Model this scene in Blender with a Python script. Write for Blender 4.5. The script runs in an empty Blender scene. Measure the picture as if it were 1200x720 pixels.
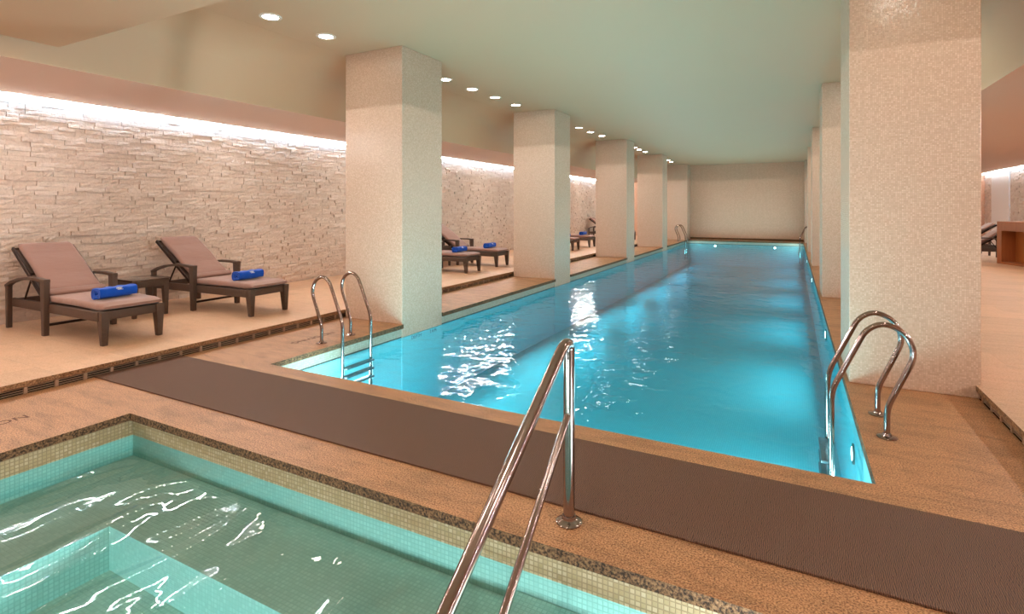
import bpy, bmesh, math, random
from mathutils import Vector, Matrix, noise as mnoise
random.seed(7)
C = bpy.context.scene.collection
SC = bpy.context.scene
PI = math.pi

# ------------------------------------------------------------------ materials
def lin(c):
    def f(x):
        x /= 255.0
        return x / 12.92 if x <= 0.04045 else ((x + 0.055) / 1.055) ** 2.4
    return (f(c[0]), f(c[1]), f(c[2]), 1.0)

class NT:
    """small helper around a node tree"""
    def __init__(s, name):
        s.m = bpy.data.materials.new(name); s.m.use_nodes = True
        s.t = s.m.node_tree; s.t.nodes.clear()
        s.out = s.n('ShaderNodeOutputMaterial')
    def n(s, typ, **kw):
        nd = s.t.nodes.new(typ)
        for k, v in kw.items(): setattr(nd, k, v)
        return nd
    def l(s, a, b): s.t.links.new(a, b)
    def put(s, sock, v):
        if hasattr(v, 'is_output') or isinstance(v, bpy.types.NodeSocket): s.l(v, sock)
        else: sock.default_value = v
    def coord(s, kind='Object', scale=(1, 1, 1), rot=(0, 0, 0)):
        tc = s.n('ShaderNodeTexCoord'); mp = s.n('ShaderNodeMapping')
        mp.inputs['Scale'].default_value = scale; mp.inputs['Rotation'].default_value = rot
        s.l(tc.outputs[kind], mp.inputs['Vector']); return mp.outputs[0]
    def noise(s, vec, scale, detail=2, rough=0.5, dist=0.0):
        nd = s.n('ShaderNodeTexNoise'); nd.inputs['Scale'].default_value = scale
        nd.inputs['Detail'].default_value = detail; nd.inputs['Roughness'].default_value = rough
        nd.inputs['Distortion'].default_value = dist
        s.l(vec, nd.inputs['Vector']); return nd.outputs['Fac']
    def ramp(s, fac, stops):
        r = s.n('ShaderNodeValToRGB'); e = r.color_ramp.elements
        while len(e) < len(stops): e.new(0.5)
        for el, (p, c) in zip(e, stops): el.position = p; el.color = c
        s.l(fac, r.inputs[0]); return r.outputs[0]
    def mix(s, fac, a, b, mode='MIX'):
        m = s.n('ShaderNodeMix', data_type='RGBA', blend_type=mode)
        s.put(m.inputs[0], fac); s.put(m.inputs[6], a); s.put(m.inputs[7], b); return m.outputs[2]
    def math(s, op, a, b=0.0):
        m = s.n('ShaderNodeMath', operation=op); s.put(m.inputs[0], a); s.put(m.inputs[1], b); return m.outputs[0]
    def bump(s, h, dist, strength=1.0, normal=None):
        b = s.n('ShaderNodeBump'); b.inputs['Distance'].default_value = dist; b.inputs['Strength'].default_value = strength
        s.l(h, b.inputs['Height'])
        if normal is not None: s.l(normal, b.inputs['Normal'])
        return b.outputs[0]
    def pbr(s, color, rough=0.6, metal=0.0, normal=None, spec=0.5, **kw):
        p = s.n('ShaderNodeBsdfPrincipled')
        s.put(p.inputs['Base Color'], color); s.put(p.inputs['Roughness'], rough); s.put(p.inputs['Metallic'], metal)
        p.inputs['Specular IOR Level'].default_value = spec
        for k, v in kw.items(): s.put(p.inputs[k], v)
        if normal is not None: s.l(normal, p.inputs['Normal'])
        s.l(p.outputs[0], s.out.inputs['Surface']); return s.m

def WHITE(v): return (v, v, v, 1)

def mat_paint(name, col, rough=0.55, streak=0.0):
    t = NT(name); v = t.coord()
    n = t.noise(v, 0.7, 3)
    c0 = lin(col); c = t.mix(t.math('MULTIPLY', n, 0.25), c0, tuple(x * 0.9 for x in c0[:3]) + (1,))
    h = t.noise(t.coord(scale=(22, 0.5, 8)), 3.0, 3) if streak else t.noise(v, 60, 2)
    return t.pbr(c, rough, normal=t.bump(h, 0.0005 if streak else 0.0006, 0.4 if streak else 0.25))

def mat_mosaic(name, cols, size, grout, rough=0.25, bump=0.0012, spec=0.5, joint=0.1, tilt=0.0):
    """glass mosaic: square tiles, each with its own tone"""
    t = NT(name); uv = t.n('ShaderNodeUVMap').outputs[0]
    b = t.n('ShaderNodeTexBrick', offset=0.0, squash=1.0)
    t.l(uv, b.inputs['Vector'])
    b.inputs['Color1'].default_value = WHITE(0); b.inputs['Color2'].default_value = WHITE(1)
    b.inputs['Mortar'].default_value = WHITE(0)
    b.inputs['Scale'].default_value = 1.0; b.inputs['Mortar Size'].default_value = size * joint
    b.inputs['Mortar Smooth'].default_value = 0.3; b.inputs['Bias'].default_value = 0.0
    b.inputs['Brick Width'].default_value = size; b.inputs['Row Height'].default_value = size
    tone = t.ramp(b.outputs['Color'], [(i / (len(cols) - 1), lin(c)) for i, c in enumerate(cols)])
    col = t.mix(b.outputs['Fac'], tone, lin(grout))
    h = t.math('SUBTRACT', 1.0, b.outputs['Fac'])
    rg = t.mix(b.outputs['Fac'], WHITE(rough), WHITE(0.8))
    nrm = t.bump(h, bump)
    if tilt:
        w = t.n('ShaderNodeTexWhiteNoise', noise_dimensions='3D')
        sn = t.n('ShaderNodeVectorMath', operation='SNAP'); t.l(uv, sn.inputs[0]); sn.inputs[1].default_value = (size, size, size)
        t.l(sn.outputs[0], w.inputs['Vector'])
        sub = t.n('ShaderNodeVectorMath', operation='SUBTRACT'); t.l(w.outputs['Color'], sub.inputs[0]); sub.inputs[1].default_value = (.5, .5, .5)
        sc = t.n('ShaderNodeVectorMath', operation='SCALE'); t.l(sub.outputs[0], sc.inputs[0]); sc.inputs['Scale'].default_value = tilt
        ad = t.n('ShaderNodeVectorMath', operation='ADD'); t.l(sc.outputs[0], ad.inputs[0]); t.l(nrm, ad.inputs[1])
        no = t.n('ShaderNodeVectorMath', operation='NORMALIZE'); t.l(ad.outputs[0], no.inputs[0]); nrm = no.outputs[0]
    return t.pbr(col, rg, normal=nrm, spec=spec)

def mat_granite(name, base, dark, light, rough=0.5, slab=(0.6, 0.6), joint=lin((150, 112, 88)), speck=0.5, vein=0.3, flamed=False):
    t = NT(name); v = t.coord(); uv = t.n('ShaderNodeUVMap').outputs[0]
    n1 = t.noise(v, 115 if not flamed else 70, 3, 0.7)
    n2 = t.noise(t.coord(scale=(1, 3.2, 1), rot=(0, 0, .25)), 3.0, 6, 0.65, 0.6)
    n3 = t.noise(v, 190, 2, 0.6)
    c = t.ramp(n1, [(0.40, lin(dark)), (0.50, lin(base)), (0.62, lin(light))])
    c = t.mix(speck, lin(base), c)
    vv = t.ramp(n2, [(0.30, WHITE(1 - vein)), (0.55, WHITE(1.0))])
    c = t.mix(1.0, c, vv, 'MULTIPLY')
    if slab:
        b = t.n('ShaderNodeTexBrick', offset=0.5, squash=1.0)
        t.l(uv, b.inputs['Vector']); b.inputs['Scale'].default_value = 1
        b.inputs['Color1'].default_value = WHITE(0.90); b.inputs['Color2'].default_value = WHITE(1.05)
        b.inputs['Mortar'].default_value = WHITE(0.8)
        b.inputs['Brick Width'].default_value = slab[0]; b.inputs['Row Height'].default_value = slab[1]
        b.inputs['Mortar Size'].default_value = 0.0025; b.inputs['Mortar Smooth'].default_value = 0.4
        c = t.mix(1.0, c, b.outputs['Color'], 'MULTIPLY')
    return t.pbr(c, rough, normal=t.bump(n3 if not flamed else n1, 0.002 if not flamed else 0.012, 0.4), spec=0.4)

def mat_stone(name):
    t = NT(name); v = t.coord()
    att = t.n('ShaderNodeAttribute', attribute_name='tone')
    c = t.ramp(att.outputs['Fac'], [(0.0, lin((226, 204, 190))), (0.5, lin((232, 212, 198))), (1.0, lin((238, 220, 208)))])
    n = t.noise(v, 26, 5, 0.65)
    c = t.mix(1.0, c, t.ramp(n, [(0.3, WHITE(0.86)), (0.65, WHITE(1.0))]), 'MULTIPLY')
    return t.pbr(c, 0.85, normal=t.bump(n, 0.03, 0.6), spec=0.25)

def mat_metal(name, col=(205, 196, 192), rough=0.14):
    t = NT(name); v = t.coord()
    n = t.noise(t.coord(scale=(1, 1, 1)), 40, 2)
    return t.pbr(lin(col), t.math('ADD', t.math('MULTIPLY', n, 0.08), rough - .04), 1.0)

def mat_wicker(name, col=(104, 80, 66), dk=(60, 44, 36)):
    t = NT(name); uv = t.n('ShaderNodeUVMap').outputs[0]
    b = t.n('ShaderNodeTexBrick', offset=0.5); t.l(uv, b.inputs['Vector'])
    b.inputs['Color1'].default_value = lin(col); b.inputs['Color2'].default_value = tuple(x * .8 for x in lin(col)[:3]) + (1,)
    b.inputs['Mortar'].default_value = lin(dk); b.inputs['Scale'].default_value = 1
    b.inputs['Brick Width'].default_value = 0.022; b.inputs['Row Height'].default_value = 0.010
    b.inputs['Mortar Size'].default_value = 0.0016; b.inputs['Mortar Smooth'].default_value = 0.6
    return t.pbr(b.outputs['Color'], 0.5, normal=t.bump(t.math('SUBTRACT', 1.0, b.outputs['Fac']), 0.003), spec=0.4)

def mat_fabric(name, col, rough=0.9, sheen=0.3, scale=260, wr=0.004):
    t = NT(name); v = t.coord()
    n = t.noise(v, scale, 2); w = t.noise(t.coord(scale=(1, .35, 1)), 9, 3)
    c0 = lin(col); c = t.mix(n, tuple(x * .85 for x in c0[:3]) + (1,), tuple(min(1, x * 1.12) for x in c0[:3]) + (1,))
    nr = t.bump(w, wr * 5, 0.6, t.bump(n, 0.002, 0.5))
    return t.pbr(c, rough, normal=nr, spec=0.2, **{'Sheen Weight': sheen})

def mat_mat(name):
    t = NT(name); v = t.coord()
    def wave(sc, rot, dist):
        w = t.n('ShaderNodeTexWave', wave_type='BANDS', bands_direction='X')
        w.inputs['Scale'].default_value = sc; w.inputs['Distortion'].default_value = dist
        w.inputs['Detail'].default_value = 1.0; w.inputs['Detail Scale'].default_value = 1.6
        t.l(t.coord(rot=(0, 0, rot)), w.inputs['Vector']); return w.outputs['Fac']
    a = wave(38, 0.0, 4.5); b = wave(60, PI / 2, 3.0)
    h = t.math('MULTIPLY', a, t.math('ADD', t.math('MULTIPLY', b, .5), .5))
    c = t.ramp(h, [(0.15, lin((74, 48, 34))), (0.55, lin((124, 86, 62))), (1.0, lin((152, 110, 84)))])
    return t.pbr(c, 0.55, normal=t.bump(h, 0.006, 0.8), spec=0.35)

def mat_wood(name, a=(176, 110, 66), b=(140, 80, 44), planks=0.0):
    t = NT(name); v = t.coord(scale=(14, 14, 1.0))
    n = t.noise(v, 2.0, 4, 0.6, 0.8)
    c = t.mix(n, lin(a), lin(b)); nr = None
    if planks:
        w = t.n('ShaderNodeTexWave', wave_type='BANDS', bands_direction='Y', wave_profile='SAW')
        w.inputs['Scale'].default_value = planks; t.l(t.coord(), w.inputs['Vector'])
        g = t.ramp(w.outputs['Fac'], [(0.0, WHITE(.55)), (0.10, WHITE(1)), (0.9, WHITE(1)), (1.0, WHITE(.55))])
        c = t.mix(1.0, c, g, 'MULTIPLY')
    return t.pbr(c, 0.35, spec=0.4)

def mat_emit(name, col, strength):
    t = NT(name); e = t.n('ShaderNodeEmission'); e.inputs[0].default_value = col; e.inputs[1].default_value = strength
    t.l(e.outputs[0], t.out.inputs['Surface']); return t.m

def mat_water(name, absorb, density, waves):
    """clear water: Fresnel mirror over a see-through body that soaks up red"""
    t = NT(name)
    h = None
    for (sc, stretch, rot, amp, det, dist) in waves:
        n = t.noise(t.coord(scale=stretch, rot=(0, 0, rot)), sc, det, 0.5, dist)
        k = t.math('MULTIPLY', n, amp); h = k if h is None else t.math('ADD', h, k)
    nr = t.bump(h, 1.0, 1.0)
    fr = t.n('ShaderNodeFresnel'); fr.inputs[0].default_value = 1.33; t.l(nr, fr.inputs['Normal'])
    tr = t.n('ShaderNodeBsdfTransparent'); tr.inputs[0].default_value = (0.98, 1, 1, 1)
    gl = t.n('ShaderNodeBsdfGlossy'); gl.inputs['Roughness'].default_value = 0.0; t.l(nr, gl.inputs['Normal'])
    mx = t.n('ShaderNodeMixShader'); t.l(fr.outputs[0], mx.inputs[0]); t.l(tr.outputs[0], mx.inputs[1]); t.l(gl.outputs[0], mx.inputs[2])
    t.l(mx.outputs[0], t.out.inputs['Surface'])
    va = t.n('ShaderNodeVolumeAbsorption'); va.inputs[0].default_value = absorb; va.inputs[1].default_value = density
    t.l(va.outputs[0], t.out.inputs['Volume'])
    return t.m

M = {}
M['ceil'] = mat_paint('ceiling paint', (200, 170, 138))
M['soffit'] = mat_paint('soffit paint', (222, 190, 170), 0.7, 1)
M['plain'] = mat_paint('plain wall paint', (214, 194, 176))
M['white'] = mat_paint('white pier paint', (238, 234, 232))
M['column'] = mat_mosaic('column mosaic', [(212, 179, 155), (219, 187, 163), (224, 193, 169), (234, 206, 184)], 0.0155, (204, 172, 150), 0.26, 0.0007, tilt=0.08)
M['endwall'] = mat_mosaic('end wall mosaic', [(218, 172, 144), (223, 177, 149), (228, 183, 155)], 0.05, (210, 165, 138), 0.4, 0.001)
M['band'] = mat_mosaic('pool band mosaic', [(186, 178, 158), (196, 188, 168), (204, 197, 178)], 0.025, (165, 158, 140), 0.25, 0.001)
M['pooltile'] = mat_mosaic('pool mosaic', [(164, 226, 230), (169, 229, 233), (174, 232, 236)], 0.025, (156, 218, 225), 0.3, 0.0008)  # cyan cast of water and underwater light put into the tile colour
M['spaband'] = mat_mosaic('spa band mosaic', [(196, 170, 130), (206, 180, 141), (212, 187, 150), (222, 200, 166)], 0.025, (174, 148, 112), 0.2, 0.0012, joint=.14)
M['spatile'] = mat_mosaic('spa mosaic', [(160, 200, 188), (166, 206, 194), (172, 212, 200)], 0.025, (144, 186, 172), 0.25, 0.0008, joint=.14)  # water tint and cool underwater light painted into the tile tones
M['line'] = mat_mosaic('waterline border', [(84, 84, 76), (96, 94, 84)], 0.025, (80, 78, 70), 0.4)
M['granite'] = mat_granite('red granite deck', (188, 136, 96), (96, 62, 40), (222, 174, 130), slab=(0.6, 0.3), speck=0.8, vein=.34)
M['upper'] = mat_granite('pink granite lounge deck', (212, 171, 137), (184, 138, 102), (222, 186, 155), slab=(0.9, 0.6), speck=0.6, vein=.12)
M['flamed'] = mat_granite('dark rough granite edge', (112, 80, 54), (52, 36, 24), (150, 112, 78), 0.8, None, speck=1.0, flamed=True)
M['nosing'] = mat_granite('granite step nosing', (150, 108, 72), (92, 62, 40), (190, 144, 104), 0.7, None, speck=.8, flamed=True)
M['ink'] = mat_paint('engraved letter fill', (104, 70, 52), 0.8)
M['tileink'] = mat_paint('dark letter tile', (40, 120, 136), 0.5)
M['stone'] = mat_stone('split face stone')
M['steel'] = mat_metal('polished stainless steel', (156, 140, 135))
M['tread'] = mat_metal('brushed grey steel tread', (120, 128, 130), 0.4)
M['grille'] = mat_metal('brushed bronze grille', (205, 176, 152), 0.5)
M['recess_shade'] = mat_paint('recess shade paint', (28, 20, 16), 0.9)  # near-black backing, the shade behind the grilles painted in
M['wicker'] = mat_wicker('brown wicker')
M['bframe'] = mat_metal('dark bronze frame', (60, 46, 40), 0.4)
M['cushion'] = mat_fabric('taupe cushion', (152, 116, 104))
M['towel'] = mat_fabric('blue towel', (10, 82, 196), sheen=.2, scale=420, wr=.002)
M['emblem'] = mat_fabric('white stitching', (225, 230, 240), scale=400)
M['glass'] = mat_paint('smoked table glass', (96, 78, 68), 0.12)
M['mat'] = mat_mat('brown ribbed rubber')
M['wood'] = mat_wood('counter wood')
M['plank'] = mat_wood('counter plank wood', (196, 122, 64), (160, 90, 44), planks=4.2)
M['trim'] = mat_paint('white lamp trim', (235, 225, 212), 0.4)
M['lamp'] = mat_emit('downlight lens', (1.0, 0.88, 0.74, 1), 75)
M['led'] = mat_emit('cove led', (0.36, 0.66, 1.0, 1), 50)
M['ledtop'] = mat_emit('cove led top', (0.50, 0.74, 1.0, 1), 340)
M['ledside'] = mat_emit('cove led face', (1.0, 0.93, 0.85, 1), 640)
M['uwlamp'] = mat_emit('underwater lens', (0.85, 0.97, 1.0, 1), 14)
M['poolwater'] = mat_water('pool water', (0.03, 0.76, 0.84, 1), 0.48, [(2.8, (1, 1, 1), 0.3, 0.022, 2, .4), (7, (1, 1, 1), 0.9, 0.0045, 1, 0)])
M['spawater'] = mat_water('spa water', (0.25, 0.85, 0.84, 1), 0.22, [(2.3, (1, .5, 1), 0.15, 0.068, 1, .6), (7, (1, .5, 1), 0.15, 0.006, 1, .3)])

# ------------------------------------------------------------------ mesh helpers
def BM(): return bmesh.new()

def setmat(faces, i):
    for f in faces: f.material_index = i

def box(bm, a, b, bev=0.0, seg=2, mi=0):
    """axis aligned box from corner a to corner b"""
    vs = [bm.verts.new((x, y, z)) for x in (a[0], b[0]) for y in (a[1], b[1]) for z in (a[2], b[2])]
    q = [(0, 1, 3, 2), (4, 6, 7, 5), (0, 4, 5, 1), (2, 3, 7, 6), (0, 2, 6, 4), (1, 5, 7, 3)]
    fs = [bm.faces.new([vs[i] for i in k]) for k in q]
    setmat(fs, mi)
    bmesh.ops.recalc_face_normals(bm, faces=fs)
    if bev:
        es = list({e for f in fs for e in f.edges})
        r = bmesh.ops.bevel(bm, geom=es, offset=bev, segments=seg, profile=0.5, affect='EDGES')
        setmat(r['faces'], mi)
    return fs

def taper(bm, p0, s0, p1, s1, bev=0.004):
    """tapered square bar from centre p0 (size s0) to p1 (size s1); sizes are (x,y)"""
    vs = []
    for p, s in ((p0, s0), (p1, s1)):
        for dx, dy in ((-1, -1), (1, -1), (1, 1), (-1, 1)):
            vs.append(bm.verts.new((p[0] + dx * s[0] / 2, p[1] + dy * s[1] / 2, p[2])))
    fs = [bm.faces.new(vs[0:4]), bm.faces.new(vs[4:8])]
    for i in range(4):
        j = (i + 1) % 4; fs.append(bm.faces.new((vs[i], vs[j], vs[4 + j], vs[4 + i])))
    bmesh.ops.recalc_face_normals(bm, faces=fs)
    if bev:
        es = list({e for f in fs for e in f.edges})
        bmesh.ops.bevel(bm, geom=es, offset=bev, segments=2, profile=0.5, affect='EDGES')

def sweep(bm, pts, ring, up=Vector((0, 1, 0)), scales=None, cap=True):
    """sweep a closed 2D ring [(a,b)] along pts; a runs along `up`, b along the in-plane normal"""
    pts = [Vector(p) for p in pts]; rows = []
    for i, p in enumerate(pts):
        if i == 0: t = pts[1] - p
        elif i == len(pts) - 1: t = p - pts[i - 1]
        else: t = (pts[i + 1] - p).normalized() + (p - pts[i - 1]).normalized()
        t.normalize(); a = (up - t * up.dot(t)).normalized(); b = t.cross(a)
        s = scales[i] if scales else 1.0
        sa, sb = s if isinstance(s, tuple) else (s, s)
        rows.append([bm.verts.new(p + a * (q[0] * sa) + b * (q[1] * sb)) for q in ring])
    n = len(ring); fs = []
    for r0, r1 in zip(rows, rows[1:]):
        for i in range(n):
            j = (i + 1) % n; fs.append(bm.faces.new((r0[i], r0[j], r1[j], r1[i])))
    if cap: fs.append(bm.faces.new(rows[0])); fs.append(bm.faces.new(list(reversed(rows[-1]))))
    bmesh.ops.recalc_face_normals(bm, faces=fs)
    return rows

def circ(r, n=16): return [(r * math.cos(2 * PI * i / n), r * math.sin(2 * PI * i / n)) for i in range(n)]

def rrect(w, t, r, n=5):
    out = []
    for cx, cy, a0 in ((w / 2 - r, t / 2 - r, 0), (-w / 2 + r, t / 2 - r, PI / 2), (-w / 2 + r, -t / 2 + r, PI), (w / 2 - r, -t / 2 + r, 1.5 * PI)):
        for k in range(n):
            a = a0 + PI / 2 * k / (n - 1); out.append((cx + r * math.cos(a), cy + r * math.sin(a)))
    return out

def fillet(pts, r, n=6):
    """round the corners of a polyline"""
    P = [Vector(p) for p in pts]; out = [P[0]]
    for i in range(1, len(P) - 1):
        a, b, c = P[i - 1], P[i], P[i + 1]
        rr = r[i] if isinstance(r, dict) and i in r else (r if not isinstance(r, dict) else 0.02)
        d1 = (a - b).normalized(); d2 = (c - b).normalized()
        m = min(rr, (a - b).length * .49, (c - b).length * .49)
        s, e = b + d1 * m, b + d2 * m
        for k in range(n + 1):
            u = k / n; out.append(s * (1 - u) ** 2 + b * 2 * u * (1 - u) + e * u * u)
    out.append(P[-1]); return out

def lathe(bm, prof, n=24, at=(0, 0, 0), axis='Z', mi=0):
    """revolve profile [(r,z)] about an axis"""
    rows = []
    for r, z in prof:
        row = []
        for i in range(n):
            a = 2 * PI * i / n; x, y = r * math.cos(a), r * math.sin(a)
            v = {'Z': (x, y, z), 'X': (z, x, y), 'Y': (x, z, y)}[axis]
            row.append(bm.verts.new((at[0] + v[0], at[1] + v[1], at[2] + v[2])))
        rows.append(row)
    fs = []
    for r0, r1 in zip(rows, rows[1:]):
        for i in range(n):
            j = (i + 1) % n; fs.append(bm.faces.new((r0[i], r0[j], r1[j], r1[i])))
    fs.append(bm.faces.new(rows[0])); fs.append(bm.faces.new(rows[-1]))
    setmat(fs, mi); bmesh.ops.recalc_face_normals(bm, faces=fs)

def obj(name, bm, mats, parent=None, smooth=None):
    me = bpy.data.meshes.new(name)
    uv = bm.loops.layers.uv.verify()
    for f in bm.faces:
        n = f.normal; k = max(range(3), key=lambda i: abs(n[i]))
        for lp in f.loops:
            c = lp.vert.co
            lp[uv].uv = ((c.y, c.z), (c.x, c.z), (c.x, c.y))[k]
    bm.to_mesh(me); bm.free()
    for m in (mats if isinstance(mats, (list, tuple)) else [mats]): me.materials.append(M[m])
    if smooth is not None:
        me.shade_smooth()
        try: me.set_sharp_from_angle(angle=math.radians(smooth))
        except Exception: pass
    o = bpy.data.objects.new(name, me); C.objects.link(o)
    if parent: o.parent = parent
    return o

def tag(o, label, cat, group=None):
    o['label'] = label; o['category'] = cat
    if group: o['group'] = group
    return o
def thing(name, label, cat, loc=(0, 0, 0), rotz=0, group=None):
    o = bpy.data.objects.new(name, None); C.objects.link(o)
    o.location = loc; o.rotation_euler = (0, 0, rotz); o.empty_display_size = .2
    return tag(o, label, cat, group)
def struct(name, bm, mats, parent=None, smooth=None):
    o = obj(name, bm, mats, parent, smooth)
    if not parent: o['kind'] = 'structure'
    return o
def dup(root, loc, rotz=0, label=None, group=None):
    r = root.copy(); C.objects.link(r); r.location = loc; r.rotation_euler = (0, 0, rotz)
    if label: r['label'] = label
    if group: r['group'] = group
    for ch in list(root.children):
        c = ch.copy(); C.objects.link(c); c.parent = r
        for g in list(ch.children):
            d = g.copy(); C.objects.link(d); d.parent = c
    return r
def text_mesh(name, s, size, mat, parent, mw, depth=0.002):
    cu = bpy.data.curves.new(name, 'FONT'); cu.body = s; cu.size = size; cu.extrude = depth; cu.align_x = 'CENTER'; cu.align_y = 'CENTER'
    tmp = bpy.data.objects.new(name, cu); C.objects.link(tmp)
    dg = bpy.context.evaluated_depsgraph_get()
    me = bpy.data.meshes.new_from_object(tmp.evaluated_get(dg)); bpy.data.objects.remove(tmp)
    me.name = name; me.materials.clear(); me.materials.append(M[mat])
    o = bpy.data.objects.new(name, me); C.objects.link(o); o.parent = parent; o.matrix_world = mw
    return o

# ------------------------------------------------------------------ dimensions (metres, camera at x=y=0)
XL, XR = -9.0, 7.2                 # side walls
YF, YN = 29.4, -7.0                # far / near wall
PX0, PX1, PY0, PY1 = -4.80, 0.455, 3.71, 28.62      # pool walls
SX0, SX1, SY0, SY1 = -4.63, 1.0, -1.4, 2.38         # spa walls
WZ = -0.19                         # water level
LIP = 0.04                         # coping overhang
ZU = 0.11                          # lounge deck height
STL, STR = -5.88, 1.385            # deck steps
ZC, ZLOW, ZS = 3.857, 3.216, 3.04  # ceiling, low ceiling, soffit
COLY = [5.88, 11.25, 17.2, 22.6, 28.5]
CL = (-5.84, -4.788); CR = (0.457, 1.40)

# ------------------------------------------------------------------ floor and decks
bm = BM()
def slab(x0, y0, x1, y1, z0=-0.057, z1=0.0):
    fs = box(bm, (x0, y0, z0), (x1, y1, z1))
    for f in fs: f.material_index = 0 if f.normal.z > .5 else 1
px0, px1, py0, py1 = PX0 + LIP, PX1 - LIP + .01, PY0 + LIP - .01, PY1 - LIP
sx0, sx1, sy0, sy1 = SX0 + LIP, SX1 - LIP, SY0 + LIP, SY1 - LIP
segs = []
y = py0
for cy in COLY:                     # the coping stops at each column that stands in the pool edge
    segs.append((y, cy)); y = cy + .95
segs.append((y, YF))
for a, b in segs:
    if b > a: slab(STL, a, px0, b)
for cy in COLY: slab(STL, cy, CL[1] - .03, min(cy + .95, YF))
slab(px1, py0, STR, YF)
slab(STL, sy1, STR, py0)
slab(STL, YN, sx0, sy1)
slab(sx1, YN, STR, sy1)
slab(sx0, YN, sx1, sy0)
slab(px0, py1, px1, YF)
FLOOR = struct('floor', bm, ['granite', 'flamed'])
bm = BM()
for f in box(bm, (XL, YN, ZU - .045), (STL + .02, YF, ZU)): f.material_index = 0 if f.normal.z > .5 else 1
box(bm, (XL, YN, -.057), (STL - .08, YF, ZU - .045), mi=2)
struct('floor_left', bm, ['upper', 'nosing', 'recess_shade'])
bm = BM()
for f in box(bm, (STR - .02, YN, ZU - .045), (XR, YF, ZU)): f.material_index = 0 if f.normal.z > .5 else 1
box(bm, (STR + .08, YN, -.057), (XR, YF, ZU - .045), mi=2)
struct('floor_right', bm, ['upper', 'nosing', 'recess_shade'])

# lettering cut into the deck: it reads from the lounge side, so upside down from here
def deck_text(s, x, y, size):
    text_mesh('lettering', s, size, 'ink', FLOOR, Matrix.Translation((x, y, .0005)) @ Matrix.Rotation(-PI / 2, 4, 'Z'), .0012)
deck_text('NO DIVING', -5.26, 4.76, .125)
deck_text('NO DIVING', -5.235, 1.62, .125)

# ------------------------------------------------------------------ walls, ceiling
def brick_wall(y0, y1, z0, z1, x, side, bl=0.235, bh=0.062):
    """split-face stone veneer: every stone has its own depth and chipped face; side=+1 faces +x"""
    bm = BM(); tone = bm.loops.layers.float_color.new('tone') if False else None
    fl = bm.faces.layers.float.new('tone_f')
    z = z0; row = 0
    while z < z1 - .005:
        h = min(bh * random.uniform(.9, 1.12), z1 - z)
        if z1 - (z + h) < .02: h = z1 - z
        y = y0 - random.uniform(0, bl)
        while y < y1:
            w = bl * random.choice((.55, .8, 1.0, 1.0, 1.25, 1.6)) * random.uniform(.9, 1.1)
            a, b = max(y, y0), min(y + w, y1)
            y += w
            if b - a < .01: continue
            d = random.choice((.004, .012, .018, .024, .034)) + random.uniform(0, .008)
            tv = random.random(); nu = 4; tl = random.uniform(-.010, .010); tz = random.uniform(-.007, .006)
            g = .0015
            F = []
            for j in range(3):
                r_ = []
                for i in range(nu + 1):
                    u, v = i / nu, j / 2
                    edge = (i in (0, nu)) or (j in (0, 2))
                    dd = d + tl * (u - .5) + tz * (v - .5) + random.uniform(-.005, .005) - (.003 if edge else 0)
                    r_.append(bm.verts.new((x + side * max(.001, dd), a + g + (b - a - 2 * g) * u, z + g + (h - 2 * g) * v)))
                F.append(r_)
            fs = []
            for j in range(2):
                for i in range(nu):
                    q = [F[j][i], F[j][i + 1], F[j + 1][i + 1], F[j + 1][i]]
                    fs.append(bm.faces.new(q if side > 0 else q[::-1]))
            loop = [F[0][i] for i in range(nu + 1)] + [F[1][nu], F[2][nu]] + [F[2][i] for i in range(nu - 1, -1, -1)] + [F[1][0]]
            back = [bm.verts.new((x - side * .01, v.co.y, v.co.z)) for v in loop]
            for k in range(len(loop)):
                m = (k + 1) % len(loop); q = [loop[m], loop[k], back[k], back[m]]
                fs.append(bm.faces.new(q if side > 0 else q[::-1]))
            for f in fs: f[fl] = tv
        z += h; row += 1
    box(bm, (x - side * .20, y0, z0), (x, y1, z1))
    bm.normal_update()
    me_tone = [f[fl] for f in bm.faces]
    return bm, me_tone
def put_wall(name, args):
    bm, tn = brick_wall(*args)
    o = struct(name, bm, 'stone')
    at = o.data.attributes.new('tone', 'FLOAT', 'FACE')
    at.data.foreach_set('value', tn)
    return o
put_wall('wall_left', (YN, YF, ZU, 3.45, XL, 1))
put_wall('wall_right', (13.0, YF, ZU, 3.45, XR, -1))
bm = BM(); box(bm, (XR, YN, ZU), (XR + .2, 13.0, 3.45)); struct('wall_right_plain', bm, 'plain')
bm = BM(); box(bm, (XL - .2, YF, -.057), (XR + .2, YF + .2, 4.2)); struct('wall_far', bm, 'endwall')
bm = BM(); box(bm, (XL - .2, YN - .2, -.057), (XR + .2, YN, 4.2)); struct('wall_near', bm, 'plain')
bm = BM(); box(bm, (CL[1], YF - .03, 0), (CR[0], YF, .10), .004); struct('baseboard_far', bm, 'flamed')
bm = BM(); box(bm, (XR - .072, 26.35, ZU), (XR - .03, 28.35, 3.4), .004); struct('trim_1', bm, 'white')

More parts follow.
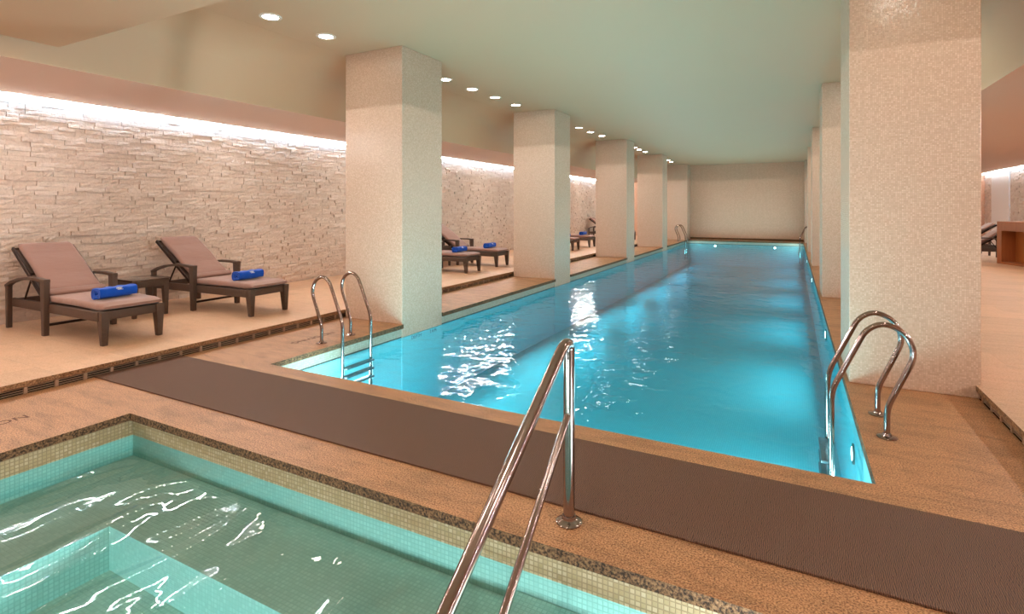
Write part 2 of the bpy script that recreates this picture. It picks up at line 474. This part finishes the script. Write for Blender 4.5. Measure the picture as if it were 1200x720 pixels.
bm = BM()
box(bm, (XL - .2, YN, 4.1), (XR + .2, YF, 4.25))
box(bm, (-6.0, 2.67, ZC), (1.5, YF, ZC + .15))
struct('ceiling', bm, 'ceil')
bm = BM()
box(bm, (-6.52, YN, ZLOW), (2.05, 2.67, ZC + .05))
struct('ceiling_low', bm, 'ceil')
def soffit(name, xe_b, xe_t, xw, side):
    """dropped edge: sloped fascia, flat underside running to a gap along the wall"""
    bm = BM()
    prof = [(xe_b, ZS)]
    for k in range(1, 13):
        a = PI / 2 * k / 12; prof.append((xe_b + side * (.12 + .62 * (1 - math.cos(a))) if k > 1 else xe_b + side * .10, ZS + .30 + (ZC - .001 - ZS - .30) * math.sin(a)))
    prof += [(xe_b + side * .74, ZC + .1), (xe_b - side * .25, ZC + .1), (xe_b - side * .25, ZS + .10), (xw, ZS + .10), (xw, ZS)]
    rows = [[bm.verts.new((p[0], yy, p[1])) for p in prof] for yy in (YN, YF)]
    n = len(prof); fs = []
    for i in range(n):
        j = (i + 1) % n; f = bm.faces.new((rows[0][i], rows[0][j], rows[1][j], rows[1][i])); fs.append(f)
        f.material_index = 1 if i == n - 1 else 0
    fs += [bm.faces.new(rows[0]), bm.faces.new(rows[1][::-1])]
    bmesh.ops.recalc_face_normals(bm, faces=fs)
    xo = XL if side > 0 else XR
    box(bm, (min(xo, xe_b), YN, 3.45), (max(xo, xe_b), YF, 3.55))
    struct(name, bm, ['ceil', 'soffit'], None, 30)
soffit('ceiling_soffit_left', -6.62, -6.30, XL + .40, 1)
soffit('ceiling_soffit_right', 2.04, 1.76, XR - .40, -1)

# ------------------------------------------------------------------ cove lights hidden above the soffit edges
def cove(name, x, side, label):
    t = thing(name, label, 'light strip', (x, 12, ZS - .004))
    bm = BM(); box(bm, (-.014, -18.9, .0), (.014, 17.3, .03), .002); obj('housing', bm, 'trim', t)
    bm = BM(); box(bm, (-.012, -18.9, .0302), (.012, 17.3, .034)); obj('top_diffuser', bm, 'ledtop', t)
    bm = BM(); box(bm, (-.012, -18.9, -.003), (.008, 17.3, -.0002)) if side > 0 else box(bm, (-.008, -18.9, -.003), (.012, 17.3, -.0002)); obj('diffuser', bm, 'led', t)
    xa, xb = sorted((side * .0100, side * .0141)); bm = BM(); box(bm, (xa, -18.9, -.0115), (xb, 17.3, .0)); obj('shade_fin', bm, 'trim', t)  # fin added to keep the side diffuser's light off the wall
    xa, xb = sorted((side * .0142, side * .0162))
    bm = BM(); box(bm, (xa, -18.9, -.010), (xb, 17.3, .003)); obj('side_diffuser', bm, 'ledside', t)  # extra emitting face added to light the columns below the soffit
cove('cove_light', XL + .11, 1, 'long white light strip glowing along the top of the left stone wall')
cove('cove_light', XR - .11, -1, 'long white light strip glowing along the top of the right stone wall')

# ------------------------------------------------------------------ columns
names = ['nearest', 'second', 'third', 'fourth', 'farthest']
def column(x0, x1, y0, y1, zb, label, grp):
    bm = BM(); box(bm, (x0, y0, WZ if zb < 0 else 0), (x1, y1, ZC), .006, 1)
    o = tag(obj('column', bm, 'column'), label, 'column', grp)
    if zb < 0:
        bm = BM(); box(bm, (x0 + .5, y0, zb), (x1, y1, WZ)); f = obj('submerged_foot', bm, 'pooltile', o); f['label'] = 'turquoise-tinted tiled foot under water'
LABL = ['wide pale mosaic column left of the pool right beside the near ladder',
        'pale mosaic column on the left pool edge, second from the near end',
        'pale mosaic column on the left pool edge, third from the near end',
        'pale mosaic column on the left pool edge, fourth from the near end',
        'pale mosaic column at the far left corner of the pool, against the end wall']
LABR = ['biggest pale mosaic column on the right, behind the curved grab rails',
        'pale mosaic column on the right pool edge, peeking out behind the biggest one',
        'pale mosaic column on the right pool edge, third from the near end',
        'pale mosaic column on the right pool edge, fourth from the near end',
        'pale mosaic column at the far right corner of the pool, against the end wall']
for i, cy in enumerate(COLY):
    column(CL[0], CL[1], cy, min(cy + .95, YF), -1.25, LABL[i], 'mosaic columns along the left pool edge')
    column(CR[0] + .006 * i, CR[1], cy - .06, min(cy + .91, YF), 0, LABR[i], 'mosaic columns along the right pool edge')

# ------------------------------------------------------------------ swimming pool
def basin(bm, x0, x1, y0, y1, zt, zb, th=.18, mi=0):
    box(bm, (x0 - th, y0 - th, zb), (x0, y1 + th, zt), mi=mi); box(bm, (x1, y0 - th, zb), (x1 + th, y1 + th, zt), mi=mi)
    box(bm, (x0, y0 - th, zb), (x1, y0, zt), mi=mi); box(bm, (x0, y1, zb), (x1, y1 + th, zt), mi=mi)
POOL = thing('swimming_pool', 'long turquoise lap pool running between the two rows of columns', 'swimming pool', (0, 0, 0))
ZB = -1.25
bm = BM(); basin(bm, PX0, PX1, PY0, PY1, WZ - .0, ZB); box(bm, (PX0 - .18, PY0 - .18, ZB - .15), (PX1 + .18, PY1 + .18, ZB))
obj('basin', bm, 'pooltile', POOL)
bm = BM(); basin(bm, PX0, PX1, PY0, PY1, -.058, WZ + .018); obj('tile_band', bm, 'band', POOL)
bm = BM(); basin(bm, PX0, PX1, PY0, PY1, WZ + .018, WZ); obj('waterline_border', bm, 'line', POOL)
bm = BM(); box(bm, (PX0 - .01, PY0 - .01, ZB - .01), (PX1 + .01, PY1 + .01, WZ)); obj('water', bm, 'poolwater', POOL)
for s_, y_ in (('DEPTH', 6.20), ('1.4 M', 6.60)):
  text_mesh('lettering', s_, .075, 'tileink', POOL,
          Matrix.Translation((CL[1] + .001, y_, WZ - .045)) @ Matrix.Rotation(PI / 2, 4, 'Z') @ Matrix.Rotation(PI / 2, 4, 'X'), .0015)

# ------------------------------------------------------------------ spa pool in front
SPA = thing('spa_pool', 'small shallow green-tinted spa pool in the foreground', 'pool', (0, 0, 0))
BZ, DZ = -.352, -.62
bx0, bx1, by0, by1 = -3.72, .1, -.7, 1.78     # deep part
bm = BM(); basin(bm, SX0, SX1, SY0, SY1, -.058, WZ); obj('tile_band', bm, 'spaband', SPA)
bm = BM(); basin(bm, SX0, SX1, SY0, SY1, WZ, DZ)
box(bm, (SX0 - .18, SY0 - .18, DZ - .12), (SX1 + .18, SY1 + .18, DZ)); obj('basin', bm, 'spatile', SPA)
bm = BM()
box(bm, (SX0, by1, DZ), (SX1, SY1, BZ)); box(bm, (SX0, SY0, DZ), (bx0, by1, BZ))
box(bm, (bx1, SY0, DZ), (SX1, by1, BZ)); box(bm, (bx0, SY0, DZ), (bx1, by0, BZ))
obj('bench', bm, 'spatile', SPA)
bm = BM(); box(bm, (-1.22, 2.06, BZ), (-.30, SY1, -.30), .004, 1); obj('step', bm, 'spatile', SPA)
bm = BM(); box(bm, (SX0 - .01, SY0 - .01, DZ - .01), (SX1 + .01, SY1 + .01, WZ)); obj('water', bm, 'spawater', SPA)

# ------------------------------------------------------------------ mat between the pools
bm = BM(); box(bm, (STL + .005, 2.675, .0), (STR - .005, 3.50, .012), .004, 2)
tag(obj('runner_mat', bm, 'mat'), 'long dark brown ribbed rubber mat laid across the deck between the two pools', 'mat')

# ------------------------------------------------------------------ drain grilles under the deck steps
def grille(x, side, y0, y1, label):
    t = thing('drain_grille', label, 'grille', (x, y0, 0), 0, 'grilles under the deck steps')
    for z in (.010, .030, .050):
        bm = BM(); box(bm, (-.008, 0, z - .0035), (.008, y1 - y0, z + .0035), .0015, 1); obj('slat', bm, 'grille', t)
    bm = BM(); box(bm, (-.006, -.014, .0), (.013, .014, .058), .002, 1)
    b0 = obj('bracket', bm, 'grille', t); b0.location = (side * .004, .06, 0)
    if side < 0: b0.rotation_euler.z = PI
    n = int((y1 - y0) / .222)
    for k in range(1, min(n, 95)):
        b = b0.copy(); C.objects.link(b); b.parent = t; b.location = (side * .004, .06 + .222 * k, 0)
grille(STL - .012, 1, 1.0, 17.1, 'long slatted drain grille under the step of the left lounge deck')
grille(STR + .012, -1, 3.0, 8.0, 'slatted drain grille under the step at the right edge, beside the biggest column')

# ------------------------------------------------------------------ stainless pool ladders
def ladder(label, x, y, mirror):
    t = thing('pool_ladder', label, 'ladder', (x, y, 0), PI if mirror else 0, 'steel pool ladders')
    # local: +x points to the water, rails at y = +-0.235
    P = [(0, 0), (0, .205), (-.165, .60), (-.105, .745), (.02, .80), (.125, .74), (.335, .275), (.335, -.86)]
    for s in (-1, 1):
        bm = BM(); pts = fillet([(p[0], s * .235, p[1]) for p in P], {1: .07, 2: .08, 3: .075, 4: .07, 5: .08, 6: .09}, 6)
        sweep(bm, pts, circ(.0195, 14)); r = obj('rail', bm, 'steel', t, 60)
        bm = BM(); lathe(bm, [(.012, .0), (.062, .0), (.064, .004), (.058, .009), (.03, .014), (.024, .03), (.012, .03)], 24, (0, s * .235, 0)); obj('flange', bm, 'steel', t, 50)
    for z in (-.26, -.36, -.46):
        bm = BM(); box(bm, (.335 - .01, -.23, z - .012), (.335 + .065, .23, z + .012), .006, 2); obj('tread', bm, 'tread', t, 50)
ladder('curved steel pool ladder at the near left corner, beside the nearest left column', -4.96, 4.845, False)
ladder('steel pool ladder with tall curved grab rails at the near right corner', .582, 4.78, True)
ladder('small distant steel pool ladder at the far left corner of the pool', -4.96, 27.2, False)
ladder('tiny distant steel pool ladder at the far right corner of the pool', .60, 27.3, True)

# ------------------------------------------------------------------ handrail into the spa
t = thing('handrail', 'polished steel double handrail sloping down into the foreground spa pool', 'handrail', (-1.013, 2.566, 0))
d = Vector((0, -1.056, -.665)).normalized()
bm = BM()
top = Vector((0, 0, .915))
pts = fillet([(0, 0, 0), top, top + Vector((0, -.075, .0)), top + Vector((0, -.075, 0)) + d * 2.05, (0, -1.81, -.352)], {1: .045, 2: .05, 3: .08}, 8)
sweep(bm, pts, circ(.029, 20), up=Vector((1, 0, 0))); obj('rail', bm, 'steel', t, 60)
bm = BM()
d2 = Vector((0, -.69, -.554)).normalized()
p0 = Vector((0, -.005, .557)); pts = fillet([p0, p0 + d2 * 1.155, (0, -.905, -.352)], .06, 6)
sweep(bm, pts, circ(.019, 16), up=Vector((1, 0, 0))); obj('lower_rail', bm, 'steel', t, 60)
bm = BM(); lathe(bm, [(.02, 0), (.066, 0), (.068, .005), (.062, .010), (.05, .014), (.036, .022), (.034, .038), (.02, .038)], 28); obj('flange', bm, 'steel', t, 50)

# ------------------------------------------------------------------ loungers
LGRP = 'wicker sun loungers along the left stone wall'
def make_lounger(label):
    t = thing('sun_lounger', label, 'sun lounger')
    for s in (-1, 1):
        bm = BM(); taper(bm, (1.02, s * .285, 0), (.055, .055), (1.0, s * .285, .375), (.115, .085)); obj('leg', bm, 'wicker', t, 40)
        bm = BM(); taper(bm, (-1.05, s * .355, 0), (.05, .05), (-1.06, s * .355, .545), (.06, .055)); obj('leg', bm, 'wicker', t, 40)
        bm = BM(); taper(bm, (-.115, s * .355, 0), (.062, .055), (-.125, s * .355, .66), (.105, .062)); obj('arm_post', bm, 'wicker', t, 40)
        bm = BM(); pts = [(-.075, s * .355, .635), (-.25, s * .355, .652), (-.5, s * .355, .652), (-.75, s * .355, .625), (-.95, s * .355, .578), (-1.085, s * .355, .525)]
        sweep(bm, pts, rrect(.066, .036, .008, 3)); obj('armrest', bm, 'wicker', t, 40)
        bm = BM(); box(bm, (-1.05, s * .315 - .022, .265), (1.0, s * .315 + .022, .37), .008); obj('side_rail', bm, 'wicker', t, 40)
    bm = BM(); box(bm, (.965, -.31, .275), (1.035, .31, .37), .008); obj('foot_rail', bm, 'wicker', t, 40)
    bm = BM(); box(bm, (-1.05, -.31, .275), (-1.0, .31, .36), .008); obj('head_rail', bm, 'wicker', t, 40)
    bm = BM(); box(bm, (-.14, -.35, .105), (-.11, .35, .135), .005); obj('stretcher', bm, 'bframe', t, 40)
    bm = BM(); box(bm, (-.22, -.295, .345), (.97, .295, .365), .004); obj('seat_panel', bm, 'wicker', t, 40)
    # reclined back: frame bars, woven panel, prop
    A, B = Vector((-.20, 0, .375)), Vector((-1.06, 0, .985)); ax = (B - A).normalized(); nn = Vector((-ax.z, 0, ax.x)) * -1
    if nn.z < 0: nn = -nn
    bm = BM()
    for s in (-1, 1):
        o = Vector((0, s * .315, 0)); sweep(bm, [A + o, B + o], rrect(.026, .045, .006, 3))
    for f in (.02, .5, .985):
        p = A.lerp(B, f); sweep(bm, [p + Vector((0, -.31, 0)), p + Vector((0, .31, 0))], rrect(.03, .03, .006, 3), up=ax)
    obj('back_frame', bm, 'bframe', t, 40)
    bm = BM(); sweep(bm, [A + ax * .03, B - ax * .02], rrect(.60, .012, .004, 3)); obj('back_panel', bm, 'wicker', t, 40)
    for s in (-1, 1):
        bm = BM(); sweep(bm, [A.lerp(B, .46) + Vector((0, s * .30, -.01)), Vector((-.80, s * .30, .33))], rrect(.018, .018, .004, 3))
        obj('prop', bm, 'bframe', t, 40)
    # cushions
    bm = BM(); L = [(-.30 + 1.355 * k / 22) for k in range(23)]
    pts = [(x, 0, .414 + .008 * math.sin(3.1 * x + .6) + (.012 if x > .9 else 0) * (x - .9)) for x in L]
    sc = [1.0] * 23
    for k, q in ((0, (.95, .35)), (1, (.98, .8)), (21, (.985, .85)), (22, (.95, .35))): sc[k] = q
    sweep(bm, pts, rrect(.625, .078, .034, 6), scales=sc); obj('seat_cushion', bm, 'cushion', t, 60)
    bm = BM(); q0 = A + nn * .052 + ax * .05; q1 = B + nn * .05 + ax * .015
    pts = []; sc = []
    for k in range(25):
        u = k / 24; p = q0.lerp(q1, u); p = p + nn * (.010 * math.sin(u * 14) * (1 - u) + .014 * math.sin(PI * u)); pts.append(p)
        e = min(u, 1 - u) * 24; sc.append((.95, .35) if e < .5 else ((.985, .82) if e < 1.5 else (1, 1)))
    sweep(bm, pts, rrect(.565, .072, .033, 6), scales=sc); obj('back_cushion', bm, 'cushion', t, 60)
    bm = BM(); pts = [q0 + ax * .02 + nn * .05 + Vector((0, 0, -.01)) - ax * .05 + ax * .10 * k / 8 for k in range(9)]
    sc = [(.9, .3), (.97, .8)] + [(1, 1)] * 5 + [(.97, .8), (.9, .3)]
    sweep(bm, pts, rrect(.60, .05, .022, 5), scales=sc); obj('cushion_flap', bm, 'cushion', t, 60)
    return t
TGRP = 'rolled blue towels on the loungers'
def make_towel(label):
    t = thing('towel', label, 'towel', group=TGRP)
    bm = BM(); n = 64; turns = 2.6; ring = []
    for side in (0, 1):
        R_ = []
        for k in range(n + 1):
            u = k / n; a = 2 * PI * turns * u + .6; r = .020 + .062 * u - side * .016
            x, z = r * math.cos(a), r * math.sin(a)
            q = max(abs(x), abs(z)) / max(r, 1e-6); R_.append((x * 1.2 / q ** .55, z * .86 / q ** .55))
        ring += R_ if side == 0 else R_[::-1]
    zmin = min(p[1] for p in ring)
    rows = []
    for k in range(13):
        yy = -.205 + .41 * k / 12; sag = 1 + .03 * math.sin(k * 1.7)
        rows.append([bm.verts.new((p[0] * sag, yy + .004 * math.sin(p[0] * 60), (p[1] - zmin) * sag)) for p in ring])
    m = len(ring)
    for r0, r1 in zip(rows, rows[1:]):
        for i in range(m):
            j = (i + 1) % m; bm.faces.new((r0[i], r0[j], r1[j], r1[i]))
    for e, rw in ((0, rows[0]), (1, rows[-1])):
        for i in range(n):
            q = [rw[i], rw[i + 1], rw[m - 2 - i], rw[m - 1 - i]]
            try: bm.faces.new(q if e else q[::-1])
            except Exception: pass
    bmesh.ops.recalc_face_normals(bm, faces=bm.faces)
    obj('roll', bm, 'towel', t, 60)
    # stitched white emblem on the front upper side
    bm = BM()
    def arc(cx, cz, rx, rz, a0, a1, w):
        pts = []
        for k in range(11):
            a = a0 + (a1 - a0) * k / 10
            yy, q = cx + rx * math.cos(a), cz + rz * math.sin(a)
            ang = .75 + q / .08; r = .083
            pts.append((math.cos(ang) * r * 1.27, yy, math.sin(ang) * r * .83 - zmin))
        sweep(bm, pts, circ(w, 6), up=Vector((.3, .2, 1)))
    arc(0, 0, .034, .013, .2, 5.2, .0035); arc(0, .0, .018, .006, 1, 7, .0035); arc(.0, -.022, .03, .002, 0, PI, .003)
    obj('emblem', bm, 'emblem', t, 60)
    return t
def make_table(label):
    t = thing('side_table', label, 'table', group='wicker side tables between the loungers')
    for sx in (-1, 1):
        for sy in (-1, 1):
            bm = BM(); taper(bm, (sx * .205, sy * .205, 0), (.045, .045), (sx * .20, sy * .20, .46), (.075, .075)); obj('leg', bm, 'wicker', t, 40)
    bm = BM()
    for s in (-1, 1):
        box(bm, (-.235, s * .22 - .02, .41), (.235, s * .22 + .02, .50), .006); box(bm, (s * .22 - .02, -.20, .41), (s * .22 + .02, .20, .50), .006)
    obj('apron', bm, 'wicker', t, 40)
    bm = BM(); box(bm, (-.25, -.25, .50), (.25, .25, .522), .006); obj('table_top', bm, 'glass', t, 40)
    return t
LX = -7.64
SPOTS = [  # x, y, rot, lounger label, towel label
    (LX, 3.40, .00, 'taupe wicker sun lounger nearest the camera at the far left, blue towel at its foot', 'rolled blue towel on the foot of the leftmost lounger'),
    (LX, 5.15, .03, 'taupe wicker sun lounger just left of the nearest column, right of a wicker table', 'rolled blue towel on the lounger just left of the nearest column'),
    (LX - .02, 10.72, .0, 'wicker sun lounger half hidden behind the nearest left column, front one of its pair', 'rolled blue towel on the front lounger seen between first and second left columns'),
    (LX - .06, 12.22, .0, 'wicker sun lounger seen between first and second left columns, rear one of its pair', 'rolled blue towel on the rear lounger seen between first and second left columns'),
    (LX - .27, 18.1, .0, 'wicker sun lounger mostly hidden behind the second left column, only its foot showing', 'blue towel barely showing at the edge of the second left column'),
    (LX - .27, 19.85, .0, 'distant wicker sun lounger seen between second and third left columns', 'small rolled blue towel on the distant lounger between second and third left columns'),
    (LX - .08, 25.2, .0, 'farthest left wicker sun lounger, its foot seen between third and fourth left columns', 'tiny blue towel on the farthest left lounger'),
]
proto = tw = None
for i, (x, y, rz, la, lt) in enumerate(SPOTS):
    if i == 0:
        proto = make_lounger(la); proto.location = (x, y, ZU); proto.rotation_euler.z = rz; proto['group'] = LGRP
        tw = make_towel(lt)
    else:
        dup(proto, (x, y, ZU), rz, la, LGRP)
    tx = .66 if i != 1 else .60
    pos = Vector((tx * math.cos(rz), tx * math.sin(rz), 0)) + Vector((x, y + .0, ZU + .456))
    if i == 0: tw.location = pos; tw.rotation_euler.z = rz + .10
    else: dup(tw, pos, rz + (.02, .0, .05, -.03, .0, .0)[i - 1], lt)
tb = make_table('square wicker side table between the two nearest loungers'); tb.location = (-8.08, 4.27, ZU)
dup(tb, (-8.15, 11.47, ZU), 0, 'wicker side table mostly hidden between the pair of loungers behind the nearest left column')
RG = 'wicker sun loungers by the right wall'
dup(proto, (4.45, 20.1, ZU), PI, 'wicker sun lounger beside the wooden counter on the right, front one of the row', RG)
dup(proto, (4.45, 21.7, ZU), PI, 'wicker sun lounger beside the wooden counter on the right, middle one of the row', RG)
dup(proto, (4.45, 23.3, ZU), PI, 'wicker sun lounger beside the wooden counter on the right, rear one of the row', RG)

# ------------------------------------------------------------------ wooden counter on the right
ang = math.atan2(-.92, .30)                   # its front runs towards the camera, turned a little outwards
t = thing('reception_counter', 'brown wooden counter with a recessed plank front at the right edge', 'counter', (4.92, 19.1, ZU), ang)
# local: +x along the front, +y behind it
HC, LC, DC = 1.14, 2.6, .62
sy = 1                                         # the back lies away from the camera
bm = BM(); box(bm, (0, 0, HC - .25), (LC, DC, HC), .006); obj('counter_top', bm, 'wood', t)
bm = BM(); box(bm, (0, 0, .05), (.17, DC, HC - .25), .004); obj('side_panel', bm, 'wood', t)
bm = BM(); box(bm, (LC - .17, 0, .05), (LC, DC, HC - .25), .004); obj('side_panel', bm, 'wood', t)
bm = BM(); box(bm, (0.17, .34, .05), (LC - .17, .40, HC - .25)); obj('front_panel', bm, 'plank', t)
bm = BM(); box(bm, (0, 0, 0), (LC, DC, .06), .003); obj('plinth', bm, 'wood', t)

# ------------------------------------------------------------------ ceiling downlights
DL = [(-5.443, 4.285), (-5.419, 5.109), (-5.38, 7.78), (-5.37, 8.65), (-5.355, 9.50), (-5.347, 10.41), (-5.29, 14.14), (-5.29, 15.12), (-5.26, 16.08),
      (-5.19, 19.73), (-5.21, 20.46), (-5.21, 21.4), (-5.14, 25.46), (-5.19, 26.5)]
DLAB = ['round ceiling downlight nearest the camera', 'round ceiling downlight just left of the nearest left column',
        'round ceiling downlight touching the right edge of the nearest left column', 'second round downlight to the right of the nearest left column',
        'third round downlight to the right of the nearest left column', 'round downlight just left of the second left column',
        'first small downlight to the right of the second left column', 'middle small downlight between second and third left columns', 'small downlight just left of the third left column',
        'first tiny downlight to the right of the third left column', 'middle tiny downlight between third and fourth left columns', 'tiny downlight just left of the fourth left column',
        'tiny downlight to the right of the fourth left column', 'farthest tiny downlight near the end wall']
def make_dl(label):
    t = thing('downlight', label, 'ceiling light', group='downlights in a row along the left columns')
    bm = BM(); lathe(bm, [(.088, .0), (.088, -.006), (.098, -.012), (.125, -.008), (.128, .0)], 32); obj('trim_ring', bm, 'trim', t, 50)
    bm = BM(); lathe(bm, [(.01, -.003), (.088, -.003), (.088, -.0065), (.01, -.0075)], 32); obj('lens', bm, 'lamp', t, 50)
    return t
d0 = None
for (x, y), la in zip(DL, DLAB):
    if d0 is None: d0 = make_dl(la); d0.location = (x, y, ZC)
    else: dup(d0, (x, y, ZC), 0, la)

# ------------------------------------------------------------------ underwater lights
UG = 'underwater lights in the pool walls'
def uw(x, y, z, rz, label):
    t = thing('underwater_light', label, 'pool light', (x, y, z), rz, UG)
    bm = BM(); lathe(bm, [(.01, 0), (.085, 0), (.085, .012), (.066, .016), (.064, .010), (.01, .010)], 24, axis='X'); obj('bezel', bm, 'steel', t, 50)
    bm = BM(); lathe(bm, [(.005, .0105), (.060, .0105), (.052, .018), (.005, .022)], 24, axis='X'); obj('lens', bm, 'uwlamp', t, 50)
uw(PX1, 5.35, -.47, PI, 'glowing underwater light on the right pool wall by the near ladder')
uw(PX1, 9.6, -.35, PI, 'underwater light on the right pool wall, second from the near end')
uw(PX1, 16.2, -.29, PI, 'underwater light on the right pool wall, third from the near end')
uw(PX1, 21.9, -.285, PI, 'underwater light on the right pool wall, fourth from the near end')
uw(-3.46, PY1, -.285, -PI / 2, 'left one of two underwater lights on the far end wall of the pool')
uw(-.77, PY1, -.285, -PI / 2, 'right one of two underwater lights on the far end wall of the pool')

# ------------------------------------------------------------------ area lights
def area(name, loc, rot, size, power, col, shape='DISK', sy=None):
    l = bpy.data.lights.new(name, 'AREA'); l.shape = shape; l.size = size; l.energy = power; l.color = col
    if sy: l.size_y = sy
    o = bpy.data.objects.new(name, l); C.objects.link(o); o.location = loc; o.rotation_euler = rot
    return o
def look(d): return Vector(d).to_track_quat('-Z', 'Y').to_euler()
WARM = (1.0, .87, .74)
# area lights added for unseen downlights over the spa, out of frame
for x in (-5.6, -3.4, -1.2, 1.0):
    for y in (1.6, -1.2, -4.2):
        area('spa_ceiling_fill', (x, y, ZLOW - .01), (0, 0, 0), .3, 20, WARM)
# presumed right hand row of downlights, hidden by columns, added to balance light
for y in (4.6, 8.2, 9.6, 14.1, 16.0, 19.7, 21.4, 25.6):
    area('right_row_lamp', (.95, y, ZC - .01), (0, 0, 0), .2, 18, WARM)
# fill lights added under both soffits over the lounge decks, no fittings there
for y in (-3, 0, 3, 6, 9, 12, 15, 18, 21, 24, 27):
    area('left_soffit_fill', (-7.7, y, ZS - .01), (0, 0, 0), .3, 17 + max(0, y) * .35, (1, .86, .71))
    area('right_soffit_fill', (4.2, y, ZS - .01), (0, 0, 0), .3, 12 + max(0, y) * .35, (1, .86, .71))
AQ = (.74, .95, 1.0)
for y in (5.35, 9.6, 14.0, 18.5, 23.0, 27.0):  # broad strips without fittings along both walls, added to light the pool evenly
    area('pool_lamp', (PX1 - .04, y, -.5), look((-1, 0, .12)), 2.6, 62 + 1.8 * y, AQ, 'RECTANGLE', .2)
    area('pool_lamp', (PX0 + .06, y - .3, -.5), look((1, 0, .12)), 2.6, 62 + 1.8 * y, AQ, 'RECTANGLE', .2)
area('pool_lamp', (-3.9, PY0 + .04, -.5), look((0, 1, 0)), 1.0, 110, AQ, 'RECTANGLE', .2)
area('pool_lamp', (-.75, PY0 + .04, -.6), look((0, 1, -.25)), .8, 125, AQ, 'RECTANGLE', .2)
SQ = (.90, .93, 1.0)
area('spa_lamp', (SX1 - .05, 2.1, -.27), look((-1, .10, 0)), .12, 240, SQ)
for x in (-3.2, -2.2, -1.2, -.2):
    area('spa_lamp', (x, by0 + .03, -.5), look((0, 1, 0)), .15, 32, SQ)

# ------------------------------------------------------------------ camera, view
cam = bpy.data.cameras.new('camera'); co = bpy.data.objects.new('camera', cam); C.objects.link(co); SC.camera = co
co.location = (0, 0, 1.6); co.rotation_euler = (PI / 2, 0, math.radians(27.6))
cam.sensor_width = 36; cam.lens = 630 / 1200 * 36; cam.shift_y = -(360 - 244.5) / 1200; cam.clip_start = .05
w = bpy.data.worlds.new('world'); SC.world = w; w.use_nodes = True
w.node_tree.nodes['Background'].inputs[0].default_value = (.9, .75, .65, 1); w.node_tree.nodes['Background'].inputs[1].default_value = 0.0
vs = SC.view_settings
vs.view_transform = 'Standard'; vs.look = 'None'; vs.gamma = 1; vs.use_curve_mapping = False; vs.exposure = -0.38
cy = SC.cycles
cy.max_bounces = 10; cy.diffuse_bounces = 5; cy.glossy_bounces = 4; cy.transparent_max_bounces = 16; cy.transmission_bounces = 4
cy.use_denoising = True; cy.caustics_reflective = False; cy.sample_clamp_indirect = 6.0
